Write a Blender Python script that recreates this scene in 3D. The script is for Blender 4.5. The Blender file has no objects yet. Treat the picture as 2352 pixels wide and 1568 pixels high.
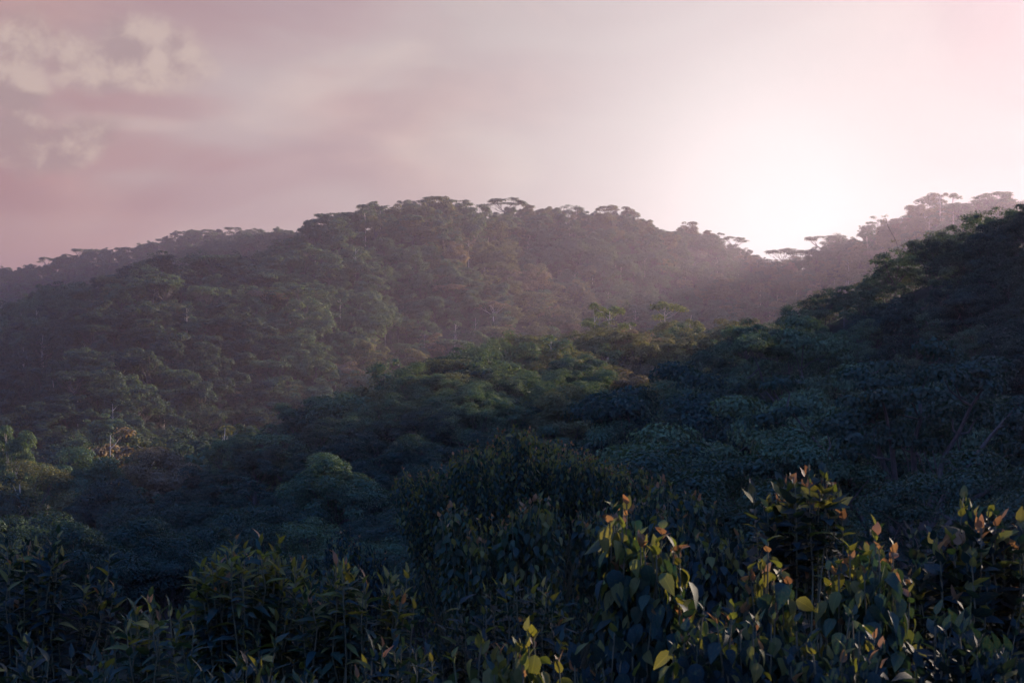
import bpy, math, random
import numpy as np
from mathutils import Vector, Matrix

# ------------------------------------------------------------------ camera
S = bpy.context.scene
COL = S.collection
W, H, FPX, HOR = 2352.0, 1568.0, 3267.0, 950.0      # photo size as measured, focal length, eye level row
EYE = 2.6                                          # eye height over the bank the photographer stands on
cd = bpy.data.cameras.new("camera")
cam = bpy.data.objects.new("camera", cd); COL.objects.link(cam)
cam.location = (0, 0, EYE); cam.rotation_euler = (math.radians(90), 0, 0)
cd.sensor_width = 36.0; cd.lens = 36.0 * FPX / W
cd.shift_y = (HOR - H / 2) / W
cd.clip_start = 0.1; cd.clip_end = 20000
cd.dof.use_dof = True; cd.dof.focus_distance = 45.0; cd.dof.aperture_fstop = 9.0
S.camera = cam

# ------------------------------------------------------------------ sun and sky
SUN_AZ = math.radians(43.0)                         # out of frame to the right, behind an unseen shoulder added to shade the foreground
SUN_EL = math.radians(14.0)
SUN_DIR = Vector((math.sin(SUN_AZ) * math.cos(SUN_EL), math.cos(SUN_AZ) * math.cos(SUN_EL), math.sin(SUN_EL)))
GLOW_AZ, GLOW_EL = math.atan((1740 - W / 2) / FPX), math.atan((HOR - 470) / FPX)   # brightest stretch of the veil, over the saddle
GLOW_DIR = Vector((math.sin(GLOW_AZ) * math.cos(GLOW_EL), math.cos(GLOW_AZ) * math.cos(GLOW_EL), math.sin(GLOW_EL)))
sl = bpy.data.lights.new("sun", 'SUN'); sun = bpy.data.objects.new("sun", sl); COL.objects.link(sun)
sl.energy = 5.0; sl.angle = math.radians(1.5); sl.color = (1.0, 0.80, 0.62)
sun.rotation_euler = (-SUN_DIR).to_track_quat('-Z', 'Y').to_euler()

world = bpy.data.worlds.new("World"); S.world = world; world.use_nodes = True
class G:
    """small helper to write node trees as expressions"""
    def __init__(s, tree): s.t = tree
    def new(s, kind, **kw):
        n = s.t.nodes.new(kind)
        for k, v in kw.items(): setattr(n, k, v)
        return n
    def put(s, sock, v):
        if isinstance(v, bpy.types.NodeSocket): s.t.links.new(v, sock)
        elif v is not None: sock.default_value = v
    def m(s, op, a, b=None, c=None, clamp=False):
        n = s.new('ShaderNodeMath', operation=op, use_clamp=clamp)
        for i, v in enumerate((a, b, c)):
            if v is not None: s.put(n.inputs[i], v)
        return n.outputs[0]
    def v(s, op, a, b=None, c=None):
        n = s.new('ShaderNodeVectorMath', operation=op)
        s.put(n.inputs[0], a)
        if b is not None: s.put(n.inputs[3 if op == 'SCALE' else 1], b)
        return n.outputs['Value' if op in ('DOT_PRODUCT', 'LENGTH') else 'Vector']
    def comb(s, x, y, z):
        n = s.new('ShaderNodeCombineXYZ')
        for i, v in enumerate((x, y, z)): s.put(n.inputs[i], v)
        return n.outputs[0]
    def sep(s, v):
        n = s.new('ShaderNodeSeparateXYZ'); s.put(n.inputs[0], v); return n.outputs
    def noise(s, vec, scale=5, detail=4, rough=0.5, dist=0.0):
        n = s.new('ShaderNodeTexNoise'); s.put(n.inputs['Vector'], vec)
        n.inputs['Scale'].default_value = scale; n.inputs['Detail'].default_value = detail
        n.inputs['Roughness'].default_value = rough; n.inputs['Distortion'].default_value = dist
        return n.outputs[0]
    def ramp(s, fac, stops, interp='LINEAR'):
        n = s.new('ShaderNodeValToRGB'); s.put(n.inputs[0], fac); r = n.color_ramp; r.interpolation = interp
        while len(r.elements) < len(stops): r.elements.new(0.5)
        for e, (p, c) in zip(r.elements, stops): e.position = p; e.color = (*c, 1)
        return n.outputs[0]
    def mix(s, f, a, b, mode='MIX'):
        n = s.new('ShaderNodeMix', data_type='RGBA', blend_type=mode)
        s.put(n.inputs[0], f)
        s.put(n.inputs[6], (*a, 1) if isinstance(a, tuple) else a); s.put(n.inputs[7], (*b, 1) if isinstance(b, tuple) else b)
        return n.outputs[2]
    def smooth(s, x, lo, hi):
        n = s.new('ShaderNodeMapRange', interpolation_type='SMOOTHSTEP')
        s.put(n.inputs[0], x); n.inputs[1].default_value = lo; n.inputs[2].default_value = hi
        return n.outputs[0]

g = G(world.node_tree)
bg = world.node_tree.nodes['Background']
sky = g.new('ShaderNodeTexSky', sky_type='NISHITA', sun_disc=False, sun_elevation=SUN_EL, sun_rotation=SUN_AZ,
            altitude=900, air_density=1.2, dust_density=2.0, ozone_density=3.0)
d = g.v('NORMALIZE', g.new('ShaderNodeTexCoord').outputs['Generated'])
dx, dy, dz = g.sep(d)
theta = g.m('ARCCOSINE', g.v('DOT_PRODUCT', d, tuple(GLOW_DIR)))
az = g.m('ARCTAN2', dx, dy); el = g.m('ARCSINE', dz)
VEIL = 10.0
# a thin high veil of cloud, in view brightest over the saddle, pink and mauve away; overhead blue raised as fill light
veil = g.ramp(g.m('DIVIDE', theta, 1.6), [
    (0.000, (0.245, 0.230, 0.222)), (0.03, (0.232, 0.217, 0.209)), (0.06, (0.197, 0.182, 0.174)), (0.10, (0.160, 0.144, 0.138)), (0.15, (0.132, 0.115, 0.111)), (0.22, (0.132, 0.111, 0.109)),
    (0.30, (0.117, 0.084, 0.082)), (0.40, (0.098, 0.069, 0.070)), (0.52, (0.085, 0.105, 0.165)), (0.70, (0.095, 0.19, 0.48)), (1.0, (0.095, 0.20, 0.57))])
warp = g.noise(g.v('MULTIPLY', d, (3.0, 3.0, 5.0)), 1.0, 2, 0.5)
lay = g.comb(g.m('MULTIPLY', az, 3.2), g.m('ADD', g.m('MULTIPLY', el, 9.0), g.m('MULTIPLY', warp, 1.2)), 3.7)
n1 = g.noise(lay, 1.35, 3, 0.45, 0.6)
n2 = g.noise(lay, 3.1, 4, 0.5, 0.3)
soft = g.smooth(n1, 0.33, 0.67)
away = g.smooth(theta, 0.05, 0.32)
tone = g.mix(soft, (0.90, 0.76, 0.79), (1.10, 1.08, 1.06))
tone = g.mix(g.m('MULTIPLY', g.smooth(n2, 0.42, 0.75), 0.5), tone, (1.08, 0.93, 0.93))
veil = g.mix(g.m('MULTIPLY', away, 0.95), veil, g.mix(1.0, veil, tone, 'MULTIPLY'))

def ell(cx, cy, rx, ry, tilt=0.0):
    """soft elliptical weight round a direction given by photo row and column"""
    a0, e0 = math.atan((cx - W / 2) / FPX), math.atan((HOR - cy) / FPX)
    x, y = g.m('SUBTRACT', az, a0), g.m('SUBTRACT', el, e0)
    c, s_ = math.cos(tilt), math.sin(tilt)
    xr = g.m('ADD', g.m('MULTIPLY', x, c), g.m('MULTIPLY', y, s_)); yr = g.m('SUBTRACT', g.m('MULTIPLY', y, c), g.m('MULTIPLY', x, s_))
    q = g.m('ADD', g.m('POWER', g.m('ABSOLUTE', g.m('DIVIDE', xr, rx / FPX)), 2.0), g.m('POWER', g.m('ABSOLUTE', g.m('DIVIDE', yr, ry / FPX)), 2.0))
    return g.m('SUBTRACT', 1.0, q, clamp=False)
# mauve streaks and the cumulus heads low on the left
for cx, cy, rx, ry, st in ((330, 262, 190, 34, 0.55), (300, 372, 260, 46, 0.6), (120, 470, 260, 60, 0.35), (60, 40, 240, 90, 0.35), (420, 60, 200, 60, 0.25)):
    w = g.m('ADD', ell(cx, cy, rx, ry), g.m('MULTIPLY', g.m('SUBTRACT', n2, 0.5), 2.2))
    veil = g.mix(g.m('MULTIPLY', g.smooth(w, -0.5, 1.0), st), veil, g.mix(1.0, veil, (0.88, 0.70, 0.73), 'MULTIPLY'))
for cx, cy, rx, ry, st in ((290, 305, 150, 20, 0.5), (1040, 390, 190, 90, 0.55), (300, 560, 420, 60, 0.4)):
    w = g.m('ADD', ell(cx, cy, rx, ry), g.m('MULTIPLY', g.m('SUBTRACT', n2, 0.5), 1.6))
    veil = g.mix(g.m('MULTIPLY', g.smooth(w, -0.6, 1.0), st), veil, g.mix(1.0, veil, (1.22, 1.24, 1.16), 'MULTIPLY'))
cp = g.comb(g.m('MULTIPLY', az, 26.0), g.m('MULTIPLY', el, 30.0), 4.1)
def heap(off):
    q = g.v('ADD', cp, off)
    big = g.noise(q, 0.55, 2, 0.5, 0.2); fine = g.noise(q, 1.9, 6, 0.6, 0.35)
    return g.m('ADD', g.m('MULTIPLY', g.m('SUBTRACT', big, 0.5), 2.6), g.m('MULTIPLY', g.m('SUBTRACT', fine, 0.5), 1.45))
cn, cs = heap((0, 0, 0)), heap((0.25, 0.30, 0.0))
cum = None
for cx, cy, rx, ry, t in ((330, 140, 150, 70, -0.10), (200, 165, 120, 60, -0.1), (60, 140, 70, 80, 0.0), (10, 350, 120, 70, -0.2), (150, 372, 130, 48, 0.38), (20, 240, 70, 70, 0.0)):
    e = ell(cx, cy, rx, ry, t)
    cum = e if cum is None else g.m('MAXIMUM', cum, e)
dens = g.m('ADD', g.m('MULTIPLY', cum, 0.9), cn)
mask = g.smooth(dens, -0.55, 0.80)
lit = g.smooth(g.m('SUBTRACT', cn, cs), -0.30, 0.45)
ccol = g.mix(lit, (0.104, 0.076, 0.073), (0.164, 0.129, 0.109))
veil = g.mix(g.m('MULTIPLY', mask, 0.80), veil, ccol)
# faint broad heaps over the rest of the sky
fh = g.noise(g.comb(g.m('MULTIPLY', az, 5.0), g.m('MULTIPLY', el, 9.0), 9.3), 1.3, 5, 0.55, 0.5)
veil = g.mix(g.m('MULTIPLY', g.smooth(fh, 0.50, 0.74), g.m('MULTIPLY', away, 0.75)), veil, g.mix(1.0, veil, (1.24, 1.20, 1.12), 'MULTIPLY'))
# longer way through the veil towards the horizon
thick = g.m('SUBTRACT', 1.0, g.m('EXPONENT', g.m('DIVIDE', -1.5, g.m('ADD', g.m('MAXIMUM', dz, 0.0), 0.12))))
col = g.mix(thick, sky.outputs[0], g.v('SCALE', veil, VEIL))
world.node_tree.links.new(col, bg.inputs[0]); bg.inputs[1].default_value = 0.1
world.cycles.sampling_method = 'MANUAL'; world.cycles.sample_map_resolution = 1024

vs = S.view_settings
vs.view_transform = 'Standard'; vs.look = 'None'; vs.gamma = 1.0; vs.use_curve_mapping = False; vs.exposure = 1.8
cy = S.cycles
cy.max_bounces = 5; cy.diffuse_bounces = 2; cy.glossy_bounces = 1; cy.transmission_bounces = 3; cy.volume_bounces = 0
cy.transparent_max_bounces = 4; cy.use_denoising = True; cy.caustics_reflective = False; cy.caustics_refractive = False

# ------------------------------------------------------------------ materials
def material(name):
    m = bpy.data.materials.new(name); m.use_nodes = True
    m.node_tree.nodes.clear()
    return m, G(m.node_tree), m.node_tree.nodes.new('ShaderNodeOutputMaterial')
def leaf_material(name, a, b, trans, tmix=0.22, rough=0.75, spec=0.08, vein=False):
    """two leaf colours mixed per plant and per leaf, a share of light passing through the blade"""
    m, g, out = material(name)
    oi = g.new('ShaderNodeObjectInfo').outputs['Random']; ri = g.new('ShaderNodeNewGeometry').outputs['Random Per Island']
    f = g.m('FRACT', g.m('ADD', g.m('MULTIPLY', oi, 1.0), g.m('MULTIPLY', ri, 0.45)))
    c = g.mix(f, a, b)
    br = g.m('ADD', 0.65, g.m('MULTIPLY', ri, 0.7))
    c = g.mix(1.0, c, g.comb(br, br, br), 'MULTIPLY')
    if vein:
        tc = g.new('ShaderNodeTexCoord').outputs['Object']
        nz = g.noise(tc, 9.0, 3, 0.6)
        c = g.mix(g.m('MULTIPLY', g.smooth(nz, 0.45, 0.75), 0.35), c, (0.10, 0.075, 0.03))
        tx, ty, _ = g.sep(tc)
        ax = g.m('ABSOLUTE', tx)
        side = g.m('ABSOLUTE', g.m('SINE', g.m('MULTIPLY', g.m('SUBTRACT', ty, g.m('MULTIPLY', ax, 0.8)), 26.0)))
        rib = g.m('MAXIMUM', g.m('SUBTRACT', 1.0, g.smooth(ax, 0.008, 0.03)), g.m('MULTIPLY', g.m('SUBTRACT', 1.0, g.smooth(side, 0.05, 0.30)), 0.5))
        c = g.mix(g.m('MULTIPLY', rib, 0.45), c, g.mix(1.0, c, (1.9, 1.8, 1.5), 'MULTIPLY'))
    p = g.new('ShaderNodeBsdfPrincipled'); g.put(p.inputs['Base Color'], c)
    p.inputs['Roughness'].default_value = rough; p.inputs['Specular IOR Level'].default_value = spec
    t = g.new('ShaderNodeBsdfTranslucent'); g.put(t.inputs[0], g.mix(1.0, c, trans, 'MULTIPLY'))
    x = g.new('ShaderNodeMixShader'); x.inputs[0].default_value = tmix
    g.put(x.inputs[1], p.outputs[0]); g.put(x.inputs[2], t.outputs[0]); g.put(out.inputs[0], x.outputs[0])
    return m
def bark_material(name, a, b):
    m, g, out = material(name)
    tc = g.new('ShaderNodeTexCoord').outputs['Object']
    n = g.noise(g.v('MULTIPLY', tc, (6, 6, 1.2)), 1.5, 5, 0.65)
    p = g.new('ShaderNodeBsdfPrincipled'); g.put(p.inputs['Base Color'], g.mix(g.smooth(n, 0.3, 0.7), a, b)); p.inputs['Roughness'].default_value = 0.9
    bp = g.new('ShaderNodeBump'); bp.inputs['Strength'].default_value = 0.6; g.put(bp.inputs['Height'], n); g.put(p.inputs['Normal'], bp.outputs[0])
    g.put(out.inputs[0], p.outputs[0])
    return m
T1 = (1.5, 1.35, 0.5)
MAT = {
    'green': leaf_material('deep_green_foliage', (0.042, 0.080, 0.056), (0.070, 0.104, 0.056), T1),
    'olive': leaf_material('olive_foliage', (0.080, 0.094, 0.050), (0.112, 0.108, 0.052), T1),
    'rust': leaf_material('rusty_foliage', (0.118, 0.099, 0.066), (0.159, 0.113, 0.071), T1),
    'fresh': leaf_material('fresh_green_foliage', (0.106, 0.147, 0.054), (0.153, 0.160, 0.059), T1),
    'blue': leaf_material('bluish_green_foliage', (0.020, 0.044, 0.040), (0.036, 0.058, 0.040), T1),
    'leaf': leaf_material('shrub_leaf', (0.008, 0.028, 0.031), (0.022, 0.044, 0.027), T1, 0.30, 0.66, 0.14, True),
    'leaf_dark': leaf_material('dark_shrub_leaf', (0.0045, 0.018, 0.025), (0.010, 0.026, 0.026), T1, 0.28, 0.66, 0.12, True),
    'leaf_yellow': leaf_material('yellowing_shrub_leaf', (0.062, 0.082, 0.027), (0.098, 0.094, 0.032), T1, 0.42, 0.65, 0.2, True),
    'leaf_young': leaf_material('orange_young_leaf', (0.140, 0.078, 0.044), (0.200, 0.126, 0.064), (1.3, 1.05, 0.7), 0.45, 0.6, 0.2),
    'bark': bark_material('dark_bark', (0.035, 0.030, 0.028), (0.075, 0.062, 0.052)),
    'pale_bark': bark_material('pale_bark', (0.26, 0.22, 0.17), (0.42, 0.36, 0.29)),
    'stem': bark_material('green_brown_stem', (0.06, 0.065, 0.03), (0.11, 0.085, 0.045)),
}
m, g, out = material('forest_soil')
tc = g.new('ShaderNodeTexCoord').outputs['Object']
n = g.noise(tc, 0.35, 6, 0.65)
p = g.new('ShaderNodeBsdfPrincipled'); p.inputs['Roughness'].default_value = 1.0; p.inputs['Specular IOR Level'].default_value = 0.03
g.put(p.inputs['Base Color'], g.mix(g.smooth(n, 0.35, 0.65), (0.020, 0.027, 0.018), (0.038, 0.036, 0.025)))
bp = g.new('ShaderNodeBump'); g.put(bp.inputs['Height'], g.noise(tc, 3.0, 6, 0.7)); bp.inputs['Distance'].default_value = 0.3
g.put(p.inputs['Normal'], bp.outputs[0]); g.put(out.inputs[0], p.outputs[0]); MAT['soil'] = m

# ------------------------------------------------------------------ terrain
I = np.interp
def tab(s): return np.array(s, float).T
Y1 = tab([(-900, 760), (-400, 720), (0, 690), (100, 657), (200, 640), (300, 630), (420, 608), (520, 580), (600, 560), (660, 540), (720, 512), (800, 492), (860, 476), (960, 472), (1040, 470), (1200, 480),
          (1400, 484), (1460, 495), (1520, 512), (1600, 524), (1650, 545), (1700, 572), (1730, 588), (1800, 592), (1850, 585), (1900, 562), (2000, 530), (2080, 488), (2140, 468), (2250, 474), (2352, 470), (2700, 400), (3200, 300)])  # raised past the right edge to keep sun off the valley
R1 = tab([(-900, 900), (-300, 800), (0, 740), (350, 700), (700, 745), (1000, 870), (1400, 1000), (1780, 1120), (2000, 980), (2200, 830), (2352, 780), (3200, 640)])
Y2 = tab([(-900, 1500), (250, 1380), (400, 1170), (560, 1010), (700, 945), (850, 888), (950, 838), (1050, 797), (1200, 770), (1350, 757), (1500, 757), (1650, 745), (1800, 728), (2000, 735), (2352, 760), (3200, 800)])
R2 = tab([(-900, 160), (560, 185), (850, 215), (1050, 240), (1350, 280), (1650, 325), (1900, 330), (2352, 330)])
Y3 = tab([(-900, 1600), (1150, 1420), (1300, 1120), (1450, 930), (1600, 830), (1700, 775), (1820, 722), (1900, 672), (1960, 646), (2020, 642), (2110, 612), (2200, 572), (2280, 530), (2352, 500), (2700, 300), (3100, 62), (3450, 44)])  # past the right edge an added shoulder shades the foreground
R3 = tab([(-900, 120), (1300, 140), (1500, 165), (1700, 215), (1850, 255), (2000, 245), (2352, 195), (3200, 160)])
Y0 = tab([(-900, 640), (0, 618), (60, 615), (120, 600), (200, 580), (300, 560), (400, 541), (500, 534), (600, 537), (700, 545), (900, 560), (1200, 600), (2352, 680)])
Y00 = tab([(-900, 760), (150, 690), (300, 632), (420, 596), (520, 562), (600, 540), (660, 529), (740, 528), (900, 545), (1300, 620), (2352, 720)])
BL = tab([(0, -2.6), (5, -2.8), (10, -3.5), (18, -5.0), (30, -7.6), (60, -13), (100, -18), (150, -20.5), (260, -21), (1100, -30), (1300, -10), (5000, -10)])
BR = tab([(0, -2.6), (5, -2.8), (10, -3.4), (18, -4.6), (30, -5.8), (60, -8.0), (100, -12), (150, -18), (260, -26), (1100, -30), (1300, -10), (5000, -10)])
_rs = np.random.RandomState(3)
_wv = [(_rs.uniform(0, 6.28), 1.0 / L, _rs.uniform(0, 6.28), A) for L, A in ((14, 1.2), (11, 0.9), (8, 0.7), (5.5, 0.5), (4.2, 0.4), (22, 1.6), (30, 2.0), (2.1, 0.15))]
def smax(a, b, k):
    h = np.clip(0.5 + 0.5 * (a - b) / k, 0, 1)
    return b + (a - b) * h + k * h * (1 - h)
def terrain(x, y):
    """ground height (world z) under world x, y: bank, valley, spur, right hill, main hill and the far ridges"""
    x = np.asarray(x, float); y = np.asarray(y, float)
    a = np.arctan2(x, y); r = np.hypot(x, y); ac = np.clip(a, -0.6, 0.6)
    D = r * np.cos(ac); px = np.tan(ac) * FPX + W / 2
    wr = np.clip((px - 1250) / 600, 0, 1)
    z = I(D, *BL) * (1 - wr) + I(D, *BR) * wr
    def ridge(Yt, Rt, h, sf, sb, w):
        R = I(px, *Rt) if isinstance(Rt, np.ndarray) else Rt
        top = (HOR - I(px, *Yt)) / FPX * R - h
        q = D - R
        return top - np.where(q < 0, sf, sb) * (np.sqrt(q * q + w * w) - w)
    z = smax(z, ridge(Y2, R2, 8.5, 0.23, 0.30, 14), 5)
    z = smax(z, ridge(Y3, R3, 7.0, 0.33, 0.40, 12), 5)
    z = smax(z, ridge(Y1, R1, 14.0, I(px, [200, 900], [0.20, 0.44]), 0.40, 35), 10)
    z = smax(z, ridge(Y00, 1130., 12., 0.42, 0.25, 35), 10)
    z = smax(z, ridge(Y0, 1350., 12., 0.42, 0.05, 40), 10)
    wob = sum(A * np.sin((x * np.cos(p) + y * np.sin(p)) * k * 1.0 + q) for p, k, q, A in _wv)
    z = z + wob * np.clip((D - 30) / 250, 0, 1.3) * 0.8
    t = np.clip((np.abs(a) - 0.65) / 0.9, 0, 1); t = t * t * (3 - 2 * t)
    zb = -2.6 + 0.34 * 300 * (1 - np.exp(-np.maximum(r - 6, 0) / 300)) * np.clip((np.abs(a) - 0.75) / 0.8, 0, 1)   # unseen hillside behind the camera, raised to block the low rear sky
    return z * (1 - t) + zb * t + EYE
def U(px): return (px - W / 2) / FPX
def gz(x, y): return float(terrain(np.array([x]), np.array([y]))[0])

def mesh_from(name, V, faces, mats=(), smooth=False, fm=None):
    """faces: list of (n,k) index arrays"""
    me = bpy.data.meshes.new(name)
    V = np.asarray(V, np.float32)
    loops = np.concatenate([f.ravel() for f in faces]).astype(np.int32)
    tot = np.concatenate([np.full(len(f), f.shape[1], np.int32) for f in faces])
    st = np.concatenate([[0], np.cumsum(tot)[:-1]]).astype(np.int32)
    me.vertices.add(len(V)); me.vertices.foreach_set('co', V.ravel())
    me.loops.add(len(loops)); me.loops.foreach_set('vertex_index', loops)
    me.polygons.add(len(tot)); me.polygons.foreach_set('loop_start', st); me.polygons.foreach_set('loop_total', tot)
    if fm is not None: me.polygons.foreach_set('material_index', np.asarray(fm, np.int32))
    if smooth: me.polygons.foreach_set('use_smooth', np.ones(len(tot), bool))
    for mm in mats: me.materials.append(mm)
    me.update(calc_edges=True)
    return me
def link(name, data, parent=None, loc=None):
    o = bpy.data.objects.new(name, data); COL.objects.link(o)
    if parent is not None: o.parent = parent
    if loc is not None: o.location = loc
    return o
def tag(o, label=None, cat=None, group=None, kind=None):
    for k, v in (('label', label), ('category', cat), ('group', group), ('kind', kind)):
        if v: o[k] = v
    return o

azs = np.concatenate([np.linspace(-math.pi, -0.62, 60), np.linspace(-0.6, 0.6, 360), np.linspace(0.62, math.pi, 60)])
rad = np.concatenate([[0.4], np.geomspace(1.0, 5000, 210)])
A2, R2g = np.meshgrid(azs, rad)
gx, gy = R2g * np.sin(A2), R2g * np.cos(A2)
gv = np.stack([gx, gy, terrain(gx, gy)], -1).reshape(-1, 3)
na, nr = len(azs), len(rad)
ii = (np.arange(nr - 1)[:, None] * na + np.arange(na - 1)[None, :]).ravel()
gf = np.stack([ii, ii + 1, ii + 1 + na, ii + na], 1)
cap = np.concatenate([np.arange(na)])[None, ::-1]
ground = link('ground', mesh_from('ground', gv, [gf, cap], [MAT['soil']], True))
tag(ground, 'brown forest soil of the bank, the valley and the hills', kind='structure')

# ------------------------------------------------------------------ plant geometry
def norm(v): return v / np.maximum(np.linalg.norm(v, axis=-1, keepdims=True), 1e-9)
class Geo:
    def __init__(s): s.V = []; s.F3 = []; s.F4 = []; s.n = 0
    def add(s, V, F):
        F = np.asarray(F)
        (s.F3 if F.shape[1] == 3 else s.F4).append(F + s.n); s.V.append(V); s.n += len(V)
    def tube(s, P, R, sides=5):
        P = np.asarray(P, float); R = np.asarray(R, float); k = len(P)
        t = norm(np.gradient(P, axis=0)); ref = np.array([0.31, 0.95, 0.1])
        a = norm(np.cross(t, ref)); b = np.cross(t, a)
        an = np.arange(sides) * 2 * math.pi / sides
        ring = P[:, None] + R[:, None, None] * (np.cos(an)[None, :, None] * a[:, None] + np.sin(an)[None, :, None] * b[:, None])
        i = (np.arange(k - 1)[:, None] * sides + np.arange(sides)[None]).ravel()
        j = (np.arange(k - 1)[:, None] * sides + ((np.arange(sides) + 1) % sides)[None]).ravel()
        s.add(ring.reshape(-1, 3), np.stack([i, j, j + sides, i + sides], 1))
    def faces(s): return [np.concatenate(f) for f in (s.F3, s.F4) if f]
    def verts(s): return np.concatenate(s.V)
    def mesh(s, name, mats, smooth=False): return mesh_from(name, s.verts(), s.faces(), mats, smooth)
def curve(p0, p1, sag, n=6, rs=None, jit=0.0):
    t = np.linspace(0, 1, n)[:, None]; p0 = np.asarray(p0, float); p1 = np.asarray(p1, float)
    P = p0 * (1 - t) + p1 * t + np.asarray(sag) * (4 * t * (1 - t))
    if jit: P[1:-1] += rs.normal(0, jit, (n - 2, 3))
    return P
def cards(geo, C, A, N, L, Wd, fold=0.18):
    """leaf sprays: pointed four-cornered blades folded along the middle; A = direction, N = normal"""
    n = len(C); B = norm(np.cross(N, A)); N = np.cross(A, B)
    L = L[:, None]; Wd = Wd[:, None]
    V = np.stack([C, C + A * L * 0.45 + B * Wd + N * L * fold, C + A * L - N * L * 0.1, C + A * L * 0.45 - B * Wd + N * L * fold], 1).reshape(-1, 3)
    b = np.arange(n)[:, None] * 4
    geo.add(V, np.concatenate([b + np.array([[0, 1, 2]]), b + np.array([[0, 2, 3]])]))
def puff(geo, rs, c, r, n, size, up=0.6, droop=0.0, hollow=0.5):
    """leaves through the outer part of one clump; r = (rx, ry, rz)"""
    v = norm(rs.normal(size=(n, 3))); v[:, 2] = np.where(v[:, 2] < -0.35, -v[:, 2], v[:, 2])
    k = (hollow + (1 - hollow) * rs.rand(n, 1) ** 0.6)
    C = np.asarray(c) + v * k * np.asarray(r)
    N = norm(v * 1.0 + np.array([0, 0, up * 0.6]) + rs.normal(0, 0.22, (n, 3)))
    A = norm(np.cross(N, rs.normal(size=(n, 3))) + np.array([0, 0, -droop]) + v * droop * 0.4)
    L = size * rs.uniform(0.7, 1.35, n)
    cards(geo, C, A, N, L, L * rs.uniform(0.24, 0.36, n))
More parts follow.
